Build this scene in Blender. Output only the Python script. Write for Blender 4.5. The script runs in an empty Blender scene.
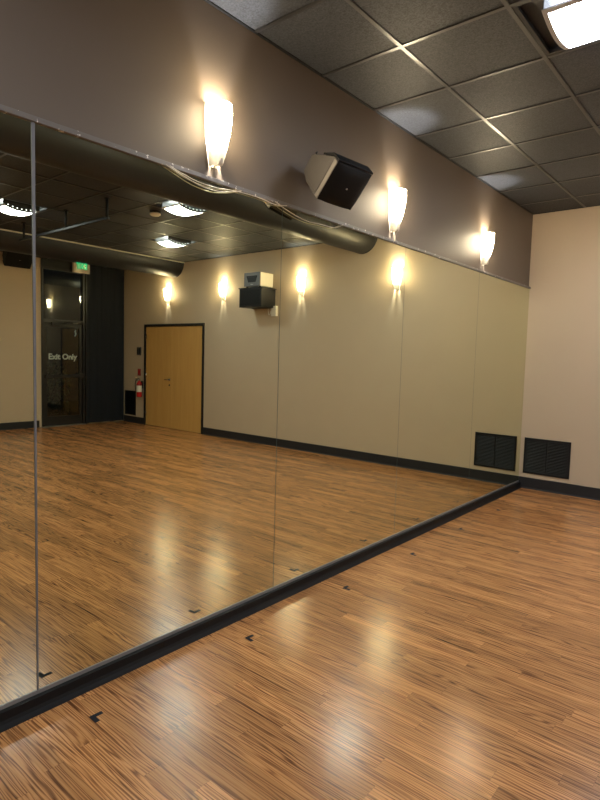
import bpy, bmesh, math, random
from mathutils import Vector, Matrix, Euler

random.seed(7)
sc = bpy.context.scene
COL = sc.collection
PI = math.pi

# ------------------------------------------------------------------ room numbers (metres)
H, L, W, YB = 3.332, 7.062, 8.737, -3.2          # ceiling, far wall, right wall, wall behind the camera
TILE, GX0, GY0 = 0.6096, 0.5528, 2.2998          # ceiling grid
ZM, ZK = 2.444, 0.0774                           # mirror top and bottom
YS, PW = 1.0677, 1.4883                          # first mirror seam, panel width
WALLX = -0.024
MX = -0.012                                      # silvered face of the mirrors                                   # face of the mirror wall

# ------------------------------------------------------------------ helpers
def link(o, parent=None):
    COL.objects.link(o)
    if parent is not None:
        o.parent = parent
    return o

def tag(o, label=None, cat=None, group=None, kind=None):
    if label: o['label'] = label
    if cat: o['category'] = cat
    if group: o['group'] = group
    if kind: o['kind'] = kind
    return o

def thing(name, label, cat, loc=(0, 0, 0), rot=(0, 0, 0), group=None, kind=None):
    o = bpy.data.objects.new(name, None)
    o.empty_display_size = 0.1
    o.location = loc
    o.rotation_euler = rot
    link(o)
    return tag(o, label, cat, group, kind)

class MB:
    def __init__(self):
        self.bm = bmesh.new()
    def face(self, pts, mi=0, smooth=False):
        vs = [self.bm.verts.new(p) for p in pts]
        f = self.bm.faces.new(vs); f.material_index = mi; f.smooth = smooth
        return f
    def box(self, a, b, mi=0, bevel=0.0, M=None):
        x0, y0, z0 = a; x1, y1, z1 = b
        if x1 < x0: x0, x1 = x1, x0
        if y1 < y0: y0, y1 = y1, y0
        if z1 < z0: z0, z1 = z1, z0
        t = bmesh.new()
        vs = [t.verts.new(p) for p in ((x0,y0,z0),(x1,y0,z0),(x1,y1,z0),(x0,y1,z0),(x0,y0,z1),(x1,y0,z1),(x1,y1,z1),(x0,y1,z1))]
        for q in ((0,3,2,1),(4,5,6,7),(0,1,5,4),(1,2,6,5),(2,3,7,6),(3,0,4,7)):
            t.faces.new([vs[i] for i in q])
        if bevel > 0:
            bmesh.ops.bevel(t, geom=list(t.edges), offset=bevel, segments=2, profile=0.6, affect='EDGES')
        self.merge(t, mi, M)
        return self
    def merge(self, t, mi=0, M=None, smooth=None):
        if M is not None:
            bmesh.ops.transform(t, matrix=M, verts=t.verts)
        vm = {}
        for v in t.verts: vm[v] = self.bm.verts.new(v.co)
        for f in t.faces:
            nf = self.bm.faces.new([vm[v] for v in f.verts])
            nf.material_index = mi
            nf.smooth = f.smooth if smooth is None else smooth
        t.free()
    def prism(self, poly, axis, a, b, mi=0, bevel=0.0, M=None, smooth=False):
        """poly: 2-D outline; axis: 0/1/2 the extrusion axis; a, b its limits"""
        t = bmesh.new()
        def P(u, v, w):
            return {0: (w, u, v), 1: (u, w, v), 2: (u, v, w)}[axis]
        va = [t.verts.new(P(u, v, a)) for u, v in poly]
        vb = [t.verts.new(P(u, v, b)) for u, v in poly]
        n = len(poly)
        t.faces.new(va[::-1]); t.faces.new(vb)
        for i in range(n):
            f = t.faces.new((va[i], va[(i+1) % n], vb[(i+1) % n], vb[i])); f.smooth = smooth
        bmesh.ops.recalc_face_normals(t, faces=t.faces)
        if bevel > 0:
            bmesh.ops.bevel(t, geom=list(t.edges), offset=bevel, segments=3, profile=0.6, affect='EDGES')
        self.merge(t, mi, M)
        return self
    def lathe(self, prof, mi=0, M=None, n=32, smooth=True, cap=True):
        """prof: (radius, height) from bottom to top, about local z"""
        t = bmesh.new()
        rings = []
        for r, z in prof:
            rings.append([t.verts.new((r*math.cos(2*PI*k/n), r*math.sin(2*PI*k/n), z)) for k in range(n)])
        for i in range(len(rings)-1):
            for k in range(n):
                f = t.faces.new((rings[i][k], rings[i][(k+1) % n], rings[i+1][(k+1) % n], rings[i+1][k])); f.smooth = smooth
        if cap:
            t.faces.new(rings[0][::-1]); t.faces.new(rings[-1])
        self.merge(t, mi, M)
        return self
    def tube(self, pts, r, mi=0, n=10):
        pts = [Vector(p) for p in pts]
        t = bmesh.new()
        rings = []
        up = Vector((0.123, 0.31, 0.94)).normalized()
        for i, p in enumerate(pts):
            d = (pts[min(i+1, len(pts)-1)] - pts[max(i-1, 0)]).normalized()
            a = d.cross(up)
            if a.length < 1e-4: a = d.cross(Vector((1, 0, 0)))
            a.normalize(); b = d.cross(a)
            rings.append([t.verts.new(p + r*(math.cos(2*PI*k/n)*a + math.sin(2*PI*k/n)*b)) for k in range(n)])
        for i in range(len(rings)-1):
            for k in range(n):
                f = t.faces.new((rings[i][k], rings[i][(k+1) % n], rings[i+1][(k+1) % n], rings[i+1][k])); f.smooth = True
        t.faces.new(rings[0][::-1]); t.faces.new(rings[-1])
        bmesh.ops.recalc_face_normals(t, faces=t.faces)
        self.merge(t, mi)
        return self
    def build(self, name, mats, parent=None, recalc=False):
        if recalc: bmesh.ops.recalc_face_normals(self.bm, faces=self.bm.faces)
        me = bpy.data.meshes.new(name)
        self.bm.to_mesh(me); self.bm.free()
        if not isinstance(mats, (list, tuple)): mats = [mats]
        for m in mats: me.materials.append(m)
        return link(bpy.data.objects.new(name, me), parent)

def struct(name, mb, mats, label, cat):
    return tag(mb.build(name, mats), label, cat, kind='structure')

def copy_tree(o, parent=None):
    c = o.copy(); COL.objects.link(c)
    if parent is not None:
        c.parent = parent
    for ch in list(o.children):
        copy_tree(ch, c)
    return c

def catmull(pts, k=8):
    pts = [Vector(p) for p in pts]
    out = []
    for i in range(len(pts)-1):
        p0, p1, p2, p3 = pts[max(i-1,0)], pts[i], pts[i+1], pts[min(i+2, len(pts)-1)]
        for j in range(k):
            t = j/k
            out.append(0.5*((2*p1)+(p2-p0)*t+(2*p0-5*p1+4*p2-p3)*t*t+(3*p1-p0-3*p2+p3)*t**3))
    out.append(pts[-1])
    return out

def text_mesh(name, body, size, M, mat, parent=None, depth=0.001, spacing=1.0, offset=0.0):
    cu = bpy.data.curves.new(name + '_outline', 'FONT')
    cu.body = body; cu.size = size; cu.align_x = 'CENTER'; cu.align_y = 'CENTER'
    cu.extrude = depth; cu.space_character = spacing; cu.offset = offset
    tmp = bpy.data.objects.new(name + '_outline', cu); COL.objects.link(tmp)
    dg = bpy.context.evaluated_depsgraph_get(); dg.update()
    me = bpy.data.meshes.new_from_object(tmp.evaluated_get(dg))
    bpy.data.objects.remove(tmp); bpy.data.curves.remove(cu)
    me.name = name
    me.transform(M)
    me.materials.clear(); me.materials.append(mat)
    return link(bpy.data.objects.new(name, me), parent)

# ------------------------------------------------------------------ materials
def lin(c):
    return tuple((v/12.92 if v <= 0.04045 else ((v+0.055)/1.055)**2.4) for v in [x/255 for x in c])

def nodes(name):
    m = bpy.data.materials.new(name); m.use_nodes = True
    nt = m.node_tree
    for n in list(nt.nodes): nt.nodes.remove(n)
    out = nt.nodes.new('ShaderNodeOutputMaterial')
    return m, nt, out

def N(nt, t, **kw):
    n = nt.nodes.new(t)
    for k, v in kw.items():
        if k == 'op': n.operation = v
        elif k.startswith('i_'):
            key = k[2:]
            key = int(key) if key.isdigit() else key.replace('_', ' ')
            n.inputs[key].default_value = v
        else: setattr(n, k, v)
    return n

def math_(nt, op, a, b=None, c=None):
    n = nt.nodes.new('ShaderNodeMath'); n.operation = op
    for i, v in enumerate((a, b, c)):
        if v is None: continue
        if isinstance(v, (int, float)): n.inputs[i].default_value = v
        else: nt.links.new(v, n.inputs[i])
    return n.outputs[0]

def mixc(nt, fac, a, b, blend='MIX'):
    n = nt.nodes.new('ShaderNodeMix'); n.data_type = 'RGBA'; n.blend_type = blend
    ins = {'f': n.inputs[0], 'a': n.inputs[6], 'b': n.inputs[7]}
    for k, v in (('f', fac), ('a', a), ('b', b)):
        if isinstance(v, (int, float)): ins[k].default_value = v
        elif isinstance(v, tuple): ins[k].default_value = (*v[:3], 1)
        else: nt.links.new(v, ins[k])
    return n.outputs[2]

def mat(name, col, rough=0.5, metal=0.0, spec=0.5, var=0.06, scale=40.0, bump=0.0, bscale=200.0, stretch=(1, 1, 1), emit=None, estr=0.0):
    """principled surface with a little procedural colour and roughness variation"""
    m, nt, out = nodes(name)
    b = N(nt, 'ShaderNodeBsdfPrincipled')
    nt.links.new(b.outputs[0], out.inputs[0])
    tc = N(nt, 'ShaderNodeTexCoord')
    mp = N(nt, 'ShaderNodeMapping'); mp.inputs['Scale'].default_value = stretch
    nt.links.new(tc.outputs['Object'], mp.inputs[0])
    no = N(nt, 'ShaderNodeTexNoise', i_Scale=scale, i_Detail=4.0)
    nt.links.new(mp.outputs[0], no.inputs['Vector'])
    lo = tuple(v*(1-var) for v in col); hi = tuple(min(1, v*(1+var)) for v in col)
    nt.links.new(mixc(nt, no.outputs['Fac'], lo, hi), b.inputs['Base Color'])
    nt.links.new(math_(nt, 'ADD', math_(nt, 'MULTIPLY', no.outputs['Fac'], 0.08), rough-0.04), b.inputs['Roughness'])
    b.inputs['Metallic'].default_value = metal
    b.inputs['Specular IOR Level'].default_value = spec
    if bump > 0:
        n2 = N(nt, 'ShaderNodeTexNoise', i_Scale=bscale, i_Detail=3.0)
        nt.links.new(mp.outputs[0], n2.inputs['Vector'])
        bp = N(nt, 'ShaderNodeBump', i_Strength=bump, i_Distance=0.002)
        nt.links.new(n2.outputs['Fac'], bp.inputs['Height'])
        nt.links.new(bp.outputs[0], b.inputs['Normal'])
    if emit:
        b.inputs['Emission Color'].default_value = (*emit, 1)
        b.inputs['Emission Strength'].default_value = estr
    return m

def wood_floor():
    m, nt, out = nodes('zebra_wood_laminate')
    b = N(nt, 'ShaderNodeBsdfPrincipled'); nt.links.new(b.outputs[0], out.inputs[0])
    tc = N(nt, 'ShaderNodeTexCoord')
    sp = N(nt, 'ShaderNodeSeparateXYZ'); nt.links.new(tc.outputs['Object'], sp.inputs[0])
    x, y = sp.outputs[0], sp.outputs[1]
    RW, PL = 0.076, 0.78
    yr = math_(nt, 'DIVIDE', y, RW)
    row = math_(nt, 'FLOOR', yr)
    wn = N(nt, 'ShaderNodeTexWhiteNoise'); wn.noise_dimensions = '1D'; nt.links.new(row, wn.inputs['W'])
    u = math_(nt, 'ADD', math_(nt, 'DIVIDE', x, PL), math_(nt, 'MULTIPLY', wn.outputs['Value'], 13.7))
    idx = math_(nt, 'FLOOR', u)
    cv = N(nt, 'ShaderNodeCombineXYZ'); nt.links.new(row, cv.inputs[0]); nt.links.new(idx, cv.inputs[1])
    w2 = N(nt, 'ShaderNodeTexWhiteNoise'); w2.noise_dimensions = '2D'; nt.links.new(cv.outputs[0], w2.inputs['Vector'])
    rnd = w2.outputs['Value']
    rs = N(nt, 'ShaderNodeSeparateColor'); nt.links.new(w2.outputs['Color'], rs.inputs[0])
    rnd2 = rs.outputs[1]
    # warped streaks running along x
    gx = math_(nt, 'ADD', math_(nt, 'MULTIPLY', x, 1.0), math_(nt, 'MULTIPLY', rnd, 40.0))
    gy = math_(nt, 'ADD', y, math_(nt, 'MULTIPLY', rnd2, 9.0))
    def nz(fx, fy, detail=2.0, rough=0.5):
        c = N(nt, 'ShaderNodeCombineXYZ')
        nt.links.new(math_(nt, 'MULTIPLY', gx, fx), c.inputs[0]); nt.links.new(math_(nt, 'MULTIPLY', gy, fy), c.inputs[1]); nt.links.new(math_(nt, 'MULTIPLY', rnd, 31.0), c.inputs[2])
        n = N(nt, 'ShaderNodeTexNoise', i_Scale=1.0, i_Detail=detail, i_Roughness=rough); nt.links.new(c.outputs[0], n.inputs['Vector'])
        return n.outputs['Fac']
    amp = math_(nt, 'ADD', 3.0, math_(nt, 'MULTIPLY', math_(nt, 'POWER', rnd2, 2.0), 9.0))
    ph = math_(nt, 'MULTIPLY', gy, 74.0)
    ph = math_(nt, 'ADD', ph, math_(nt, 'MULTIPLY', nz(1.3, 7.0), amp))
    ph = math_(nt, 'ADD', ph, math_(nt, 'MULTIPLY', nz(1.6, 48.0, 3.0), 3.4))
    s = math_(nt, 'ADD', math_(nt, 'MULTIPLY', math_(nt, 'SINE', math_(nt, 'MULTIPLY', ph, 2*PI)), 0.5), 0.5)
    s = math_(nt, 'POWER', s, 0.65)
    depth = math_(nt, 'ADD', 0.02, math_(nt, 'MULTIPLY', nz(1.1, 17.0, 2.0), 0.80))
    fine = nz(2.6, 170.0, 4.0, 0.7)
    k = math_(nt, 'SUBTRACT', 0.78, math_(nt, 'MULTIPLY', math_(nt, 'SUBTRACT', 1.0, s), depth))
    k = math_(nt, 'ADD', k, math_(nt, 'MULTIPLY', math_(nt, 'SUBTRACT', fine, 0.55), 0.75))
    cr = N(nt, 'ShaderNodeValToRGB'); nt.links.new(k, cr.inputs[0])
    e = cr.color_ramp.elements
    e[0].position = 0.20; e[0].color = (*FL_DARK, 1)
    e[1].position = 0.80; e[1].color = (*FL_LIGHT, 1)
    n_ = cr.color_ramp.elements.new(0.42); n_.color = (*FL_MID1, 1)
    n_ = cr.color_ramp.elements.new(0.60); n_.color = (*FL_MID2, 1)
    tone = math_(nt, 'ADD', 0.76, math_(nt, 'MULTIPLY', rnd, 0.46))
    hs = N(nt, 'ShaderNodeHueSaturation'); nt.links.new(cr.outputs[0], hs.inputs['Color']); nt.links.new(tone, hs.inputs['Value'])
    # hairline joints
    fy = math_(nt, 'FRACT', yr); fu = math_(nt, 'FRACT', u)
    jy = math_(nt, 'LESS_THAN', fy, 0.012); ju = math_(nt, 'LESS_THAN', fu, 0.0018)
    j = math_(nt, 'MAXIMUM', jy, ju)
    col = mixc(nt, math_(nt, 'MULTIPLY', j, 0.45), hs.outputs[0], (0.05, 0.022, 0.011))
    nt.links.new(col, b.inputs['Base Color'])
    sm = N(nt, 'ShaderNodeTexNoise', i_Scale=2.3, i_Detail=5.0); nt.links.new(tc.outputs['Object'], sm.inputs['Vector'])
    nt.links.new(math_(nt, 'ADD', FL_ROUGH, math_(nt, 'ADD', math_(nt, 'MULTIPLY', sm.outputs['Fac'], 0.08), math_(nt, 'MULTIPLY', k, -0.05))), b.inputs['Roughness'])
    b.inputs['Specular IOR Level'].default_value = 0.5
    bp = N(nt, 'ShaderNodeBump', i_Strength=0.12, i_Distance=0.0006); nt.links.new(k, bp.inputs['Height']); nt.links.new(bp.outputs[0], b.inputs['Normal'])
    return m

FL_DARK, FL_MID1 = (0.095, 0.034, 0.012), (0.24, 0.098, 0.034)
FL_MID2, FL_LIGHT = (0.44, 0.195, 0.068), (0.56, 0.268, 0.10)
FL_ROUGH = 0.215

def wall_paint(name, col):
    m = mat(name, col, rough=0.55, spec=0.4, var=0.03, scale=3.0, bump=0.06, bscale=160.0)
    return m

def tile_mat():
    m, nt, out = nodes('charcoal_ceiling_tile')
    b = N(nt, 'ShaderNodeBsdfPrincipled'); nt.links.new(b.outputs[0], out.inputs[0])
    tc = N(nt, 'ShaderNodeTexCoord')
    no = N(nt, 'ShaderNodeTexNoise', i_Scale=110.0, i_Detail=3.0, i_Roughness=0.7); nt.links.new(tc.outputs['Object'], no.inputs['Vector'])
    cr = N(nt, 'ShaderNodeValToRGB'); nt.links.new(no.outputs['Fac'], cr.inputs[0])
    cr.color_ramp.elements[0].position = 0.30; cr.color_ramp.elements[0].color = (0.0110, 0.0117, 0.0145, 1)
    cr.color_ramp.elements[1].position = 0.72; cr.color_ramp.elements[1].color = (0.062, 0.066, 0.076, 1)
    nt.links.new(cr.outputs[0], b.inputs['Base Color'])
    b.inputs['Roughness'].default_value = 0.6
    b.inputs['Specular IOR Level'].default_value = 0.28
    bp = N(nt, 'ShaderNodeBump', i_Strength=0.35, i_Distance=0.002); nt.links.new(no.outputs['Fac'], bp.inputs['Height']); nt.links.new(bp.outputs[0], b.inputs['Normal'])
    return m

def mirror_mat():
    m, nt, out = nodes('silvered_mirror_glass')
    g = N(nt, 'ShaderNodeBsdfGlossy'); g.inputs['Roughness'].default_value = 0.0
    tc = N(nt, 'ShaderNodeTexCoord')
    no = N(nt, 'ShaderNodeTexNoise', i_Scale=1.2, i_Detail=3.0); nt.links.new(tc.outputs['Object'], no.inputs['Vector'])
    nt.links.new(mixc(nt, no.outputs['Fac'], (0.785, 0.805, 0.62), (0.81, 0.83, 0.64)), g.inputs['Color'])
    nt.links.new(g.outputs[0], out.inputs[0])
    return m

def pane_mat():
    m, nt, out = nodes('clear_door_glass')
    fr = N(nt, 'ShaderNodeFresnel', i_IOR=1.52)
    t = N(nt, 'ShaderNodeBsdfTransparent'); t.inputs[0].default_value = (0.88, 0.9, 0.89, 1)
    g = N(nt, 'ShaderNodeBsdfGlossy'); g.inputs['Roughness'].default_value = 0.0
    tc = N(nt, 'ShaderNodeTexCoord')
    no = N(nt, 'ShaderNodeTexNoise', i_Scale=2.0); nt.links.new(tc.outputs['Object'], no.inputs['Vector'])
    nt.links.new(mixc(nt, no.outputs['Fac'], (0.93, 0.97, 0.93), (0.97, 1.0, 0.97)), g.inputs[0])
    mx = N(nt, 'ShaderNodeMixShader')
    nt.links.new(fr.outputs[0], mx.inputs[0]); nt.links.new(t.outputs[0], mx.inputs[1]); nt.links.new(g.outputs[0], mx.inputs[2])
    nt.links.new(mx.outputs[0], out.inputs[0])
    return m

def shade_mat():
    m, nt, out = nodes('frosted_shade_glass')
    tr = N(nt, 'ShaderNodeBsdfTranslucent'); tr.inputs[0].default_value = (0.016, 0.014, 0.010, 1)
    df = N(nt, 'ShaderNodeBsdfDiffuse'); df.inputs[0].default_value = (0.32, 0.28, 0.18, 1)
    em = N(nt, 'ShaderNodeEmission')
    tc = N(nt, 'ShaderNodeTexCoord')
    no = N(nt, 'ShaderNodeTexNoise', i_Scale=18.0, i_Detail=3.0); nt.links.new(tc.outputs['Object'], no.inputs['Vector'])
    nt.links.new(mixc(nt, no.outputs['Fac'], (1.0, 0.81, 0.52), (1.0, 0.84, 0.57)), em.inputs[0])
    sz = N(nt, 'ShaderNodeSeparateXYZ'); nt.links.new(tc.outputs['Object'], sz.inputs[0])
    mr = N(nt, 'ShaderNodeMapRange', interpolation_type='SMOOTHSTEP'); nt.links.new(sz.outputs[2], mr.inputs['Value'])
    mr.inputs['From Min'].default_value = 0.050; mr.inputs['From Max'].default_value = 0.16     # shade of the lamp holder painted into the glow as a dimmer foot
    mr.inputs['To Min'].default_value = 0.17; mr.inputs['To Max'].default_value = SHADE_E
    mx_ = N(nt, 'ShaderNodeMapRange', interpolation_type='SMOOTHSTEP'); nt.links.new(sz.outputs[0], mx_.inputs['Value'])
    mx_.inputs['From Min'].default_value = 0.01; mx_.inputs['From Max'].default_value = 0.105     # glow painted to fade toward the wall, so the wall stays less bright
    mx_.inputs['To Min'].default_value = 0.05; mx_.inputs['To Max'].default_value = 1.0
    nt.links.new(math_(nt, 'MULTIPLY', mr.outputs[0], mx_.outputs[0]), em.inputs[1])
    m1 = N(nt, 'ShaderNodeMixShader'); m1.inputs[0].default_value = 0.35
    nt.links.new(tr.outputs[0], m1.inputs[1]); nt.links.new(df.outputs[0], m1.inputs[2])
    ad = N(nt, 'ShaderNodeAddShader'); nt.links.new(m1.outputs[0], ad.inputs[0]); nt.links.new(em.outputs[0], ad.inputs[1])
    nt.links.new(ad.outputs[0], out.inputs[0])
    return m

def emit_mat(name, col, s):
    m, nt, out = nodes(name)
    em = N(nt, 'ShaderNodeEmission'); em.inputs[1].default_value = s
    tc = N(nt, 'ShaderNodeTexCoord')
    no = N(nt, 'ShaderNodeTexNoise', i_Scale=9.0); nt.links.new(tc.outputs['Object'], no.inputs['Vector'])
    nt.links.new(mixc(nt, no.outputs['Fac'], tuple(c*0.97 for c in col), col), em.inputs[0])
    nt.links.new(em.outputs[0], out.inputs[0])
    return m

def maple_mat():
    m, nt, out = nodes('maple_veneer')
    b = N(nt, 'ShaderNodeBsdfPrincipled'); nt.links.new(b.outputs[0], out.inputs[0])
    tc = N(nt, 'ShaderNodeTexCoord')
    mp = N(nt, 'ShaderNodeMapping'); mp.inputs['Scale'].default_value = (9, 9, 0.7)
    nt.links.new(tc.outputs['Object'], mp.inputs[0])
    no = N(nt, 'ShaderNodeTexNoise', i_Scale=1.6, i_Detail=5.0, i_Distortion=0.6); nt.links.new(mp.outputs[0], no.inputs['Vector'])
    nt.links.new(mixc(nt, no.outputs['Fac'], (0.53, 0.28, 0.075), (0.70, 0.42, 0.125)), b.inputs['Base Color'])
    b.inputs['Roughness'].default_value = 0.42
    return m

def chipped_mat():
    m, nt, out = nodes('chipped_painted_channel')
    b = N(nt, 'ShaderNodeBsdfPrincipled'); nt.links.new(b.outputs[0], out.inputs[0])
    tc = N(nt, 'ShaderNodeTexCoord')
    no = N(nt, 'ShaderNodeTexNoise', i_Scale=33.0, i_Detail=4.0, i_Roughness=0.6); nt.links.new(tc.outputs['Object'], no.inputs['Vector'])
    k = math_(nt, 'GREATER_THAN', no.outputs['Fac'], 0.635)
    nt.links.new(mixc(nt, k, (0.15, 0.132, 0.115), (0.72, 0.68, 0.6)), b.inputs['Base Color'])
    b.inputs['Roughness'].default_value = 0.4
    return m

SHADE_E = 14.0
BULB_W = 5.2
LENS_E = 5.9
EXPOSURE = 3.57

M = {}
M['floor'] = wood_floor()
M['tan'] = wall_paint('tan_wall_paint', (0.53, 0.42, 0.295))
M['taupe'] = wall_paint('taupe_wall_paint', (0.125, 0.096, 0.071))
M['tile'] = tile_mat()
M['tbar'] = mat('dark_ceiling_grid_paint', (0.022, 0.021, 0.021), rough=0.36, spec=0.7)
M['duct'] = mat('black_duct_paint', (0.0105, 0.0112, 0.0135), rough=0.5, spec=0.5, bump=0.12, bscale=9.0)
M['mirror'] = mirror_mat()
M['glassedge'] = mat('polished_mirror_edge', (0.11, 0.14, 0.12), rough=0.25, spec=0.8)
M['strip'] = mat('dull_grey_strip', (0.15, 0.15, 0.155), rough=0.45)
M['chan'] = mat('grey_mirror_channel', (0.30, 0.27, 0.25), rough=0.35, metal=0.3)
M['chip'] = chipped_mat()
M['rubber'] = mat('black_rubber_base', (0.006, 0.006, 0.0065), rough=0.6, spec=0.25)
M['baseboard'] = mat('charcoal_vinyl_base', (0.020, 0.019, 0.020), rough=0.6, spec=0.3)
M['black'] = mat('black_paint', (0.007, 0.007, 0.0075), rough=0.5, spec=0.3)
M['blackmetal'] = mat('black_door_metal', (0.009, 0.009, 0.0095), rough=0.45, spec=0.4)
M['darkalu'] = mat('dark_bronze_aluminium', (0.013, 0.0125, 0.012), rough=0.4, spec=0.4)
M['alu'] = mat('brushed_aluminium', (0.55, 0.54, 0.52), rough=0.3, metal=0.9)
M['chrome'] = mat('satin_chrome', (0.6, 0.58, 0.54), rough=0.2, metal=1.0)
M['blackcloth'] = mat('blue_black_panel', (0.016, 0.018, 0.022), rough=0.9, spec=0.15, bump=0.12, bscale=14.0, stretch=(1, 1, 0.15))
M['maple'] = maple_mat()
M['pane'] = pane_mat()
M['shade'] = shade_mat()
M['bulb'] = emit_mat('warm_bulb', (1.0, 0.82, 0.55), 6.0)
M['lens'] = emit_mat('cool_white_lens', (0.80, 0.88, 1.0), LENS_E)
M['dots'] = emit_mat('lit_perforation', (0.85, 0.92, 1.0), 0.35)
M['lensframe'] = mat('pale_grey_enamel', (0.40, 0.40, 0.42), rough=0.35)
M['housing'] = mat('black_light_housing', (0.014, 0.014, 0.015), rough=0.5)
M['louvre'] = mat('black_louvre_paint', (0.006, 0.006, 0.006), rough=0.5, spec=0.3)
M['spk_body'] = mat('warm_grey_speaker_shell', (0.060, 0.052, 0.046), rough=0.5, bump=0.1)
M['spk_light'] = mat('pale_speaker_rim', (0.16, 0.14, 0.122), rough=0.45)
M['grille'] = mat('black_speaker_grille', (0.006, 0.006, 0.006), rough=0.6, spec=0.2, bump=0.4, bscale=500.0)
M['white'] = mat('off_white_plastic', (0.72, 0.68, 0.58), rough=0.4)
M['beige'] = mat('beige_sign_housing', (0.60, 0.48, 0.36), rough=0.45)
M['greybox'] = mat('slate_grey_plastic', (0.12, 0.12, 0.125), rough=0.45)
M['red'] = mat('fire_red_enamel', (0.52, 0.022, 0.022), rough=0.25)
M['redsign'] = mat('faded_red_sign', (0.33, 0.03, 0.026), rough=0.4)
M['plate'] = mat('dark_grey_wall_plate', (0.10, 0.095, 0.085), rough=0.4)
M['green'] = emit_mat('green_exit_letters', (0.02, 1.0, 0.42), 0.10)
M['letter'] = mat('white_vinyl_letters', (0.80, 0.80, 0.78), rough=0.5, emit=None)
M['tape'] = mat('black_floor_tape', (0.012, 0.013, 0.016), rough=0.85, spec=0.15)
M['cable'] = mat('ivory_cable', (0.62, 0.56, 0.46), rough=0.4)
M['asphalt'] = mat('night_pavement', (0.06, 0.06, 0.06), rough=0.8)
M['leaf'] = mat('dark_hedge_leaf', (0.06, 0.075, 0.045), rough=0.6, var=0.3)

# ------------------------------------------------------------------ room shell
T = 0.15
mb = MB(); mb.box((-0.3, YB-T, -0.1), (W+T, L+T, 0.0))
struct('floor', mb, M['floor'], 'zebra-grained brown wood laminate floor with glossy highlights', 'floor')

mb = MB(); mb.box((WALLX-T, YB-T, 0.0), (WALLX, L, H+0.3))
struct('wall_left', mb, M['taupe'], 'taupe painted wall rising above the long mirror', 'wall')

DX0, DX1, DZ = 6.045, 7.885, 2.085          # double-door opening in the far wall
mb = MB()
mb.box((WALLX-T, L, 0), (DX0, L+T, H+0.3)); mb.box((DX1, L, 0), (W+T, L+T, H+0.3)); mb.box((DX0, L, DZ), (DX1, L+T, H+0.3))
struct('wall_far', mb, M['tan'], 'tan painted end wall with a row of sconces', 'wall')

GY0_, GY1_, GZ = 5.225, 6.14, 3.18        # glass-door opening in the right wall
mb = MB()
mb.box((W, YB-T, 0), (W+T, GY0_, H+0.3)); mb.box((W, GY1_, 0), (W+T, L, H+0.3)); mb.box((W, GY0_, GZ), (W+T, GY1_, H+0.3))
struct('wall_right', mb, M['tan'], 'tan painted wall opposite the mirror, around the glass exit door', 'wall')

mb = MB(); mb.box((WALLX, YB-T, 0), (W, YB, H+0.3))
struct('wall_near', mb, M['tan'], 'tan painted wall closing the room opposite the end wall', 'wall')

# ceiling: lay-in tiles (left out where a light sits) and the grid of T bars, one mesh
CEN = [(1.4672, 3.2142), (1.4672, 5.6526), (3.296, 4.4334), (5.1248, 3.2142), (5.1248, 5.6526), (1.4672, 0.7758), (1.4672, -1.6626), (5.1248, -1.6626), (3.296, -0.4434)]  # the last four are out of view, added to brighten the room
xs = [WALLX] + [GX0 + TILE*n for n in range(0, 14)] + [W]
ys = [YB] + [GY0 + TILE*n for n in range(-9, 8)] + [L]
ys = [YB] + [v for v in ys[1:-1] if YB+0.05 < v < L-0.05] + [L]
mb = MB()
for a in range(len(xs)-1):
    for b in range(len(ys)-1):
        cx, cy = (xs[a]+xs[a+1])/2, (ys[b]+ys[b+1])/2
        if any(abs(cx-u) < 0.1 and abs(cy-v) < 0.1 for u, v in CEN): continue
        mb.box((xs[a], ys[b], H), (xs[a+1], ys[b+1], H+0.018), 0)
bw = 0.012
for v in xs[1:-1]: mb.box((v-bw, YB, H-0.006), (v+bw, L, H+0.02), 1)
for v in ys[1:-1]: mb.box((WALLX, v-bw, H-0.0055), (W, v+bw, H+0.0195), 1)
mb.box((WALLX, YB, H-0.006), (WALLX+0.016, L, H+0.02), 2); mb.box((W-0.016, YB, H-0.006), (W, L, H+0.02), 2)
mb.box((WALLX, L-0.014, H-0.006), (W, L, H+0.02), 2); mb.box((WALLX, YB, H-0.006), (W, YB+0.016, H+0.02), 2)
mb.box((WALLX-T, YB-T, H+0.26), (W+T, L+T, H+0.3), 2)
struct('ceiling', mb, [M['tile'], M['tbar'], M['black']], 'charcoal drop ceiling of speckled square tiles in a grid', 'ceiling')

# baseboards
def cove(mb, p0, p1, n, h=0.138, t=0.008):
    """p0->p1 along the wall foot, n = direction into the room"""
    a = Vector((*p0, 0)); b = Vector((*p1, 0)); n = Vector((*n, 0))
    prof = [(0, 0), (t+0.010, 0), (t+0.006, 0.006), (t, 0.016), (t, h-0.004), (t-0.003, h), (0, h)]
    va = [a + n*u + Vector((0, 0, v)) for u, v in prof]; vb = [b + n*u + Vector((0, 0, v)) for u, v in prof]
    m = len(prof)
    for i in range(m):
        mb.face([va[i], va[(i+1) % m], vb[(i+1) % m], vb[i]])
    mb.face(va[::-1]); mb.face(vb)
mb = MB(); cove(mb, (MX+0.001, L), (DX0-0.055, L), (0, -1)); cove(mb, (DX1+0.055, L), (W-0.035, L), (0, -1))
o = struct('baseboard_far', mb, M['baseboard'], 'charcoal baseboard along the tan end wall', 'baseboard')
mb = MB(); cove(mb, (W, YB), (W, GY0_-0.05), (-1, 0))
struct('baseboard_right', mb, M['baseboard'], 'charcoal baseboard along the tan wall left of the glass exit door', 'baseboard')
mb = MB(); cove(mb, (WALLX, YB), (W, YB), (0, 1))
struct('baseboard_near', mb, M['baseboard'], 'charcoal baseboard along the wall facing the end wall', 'baseboard')
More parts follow.
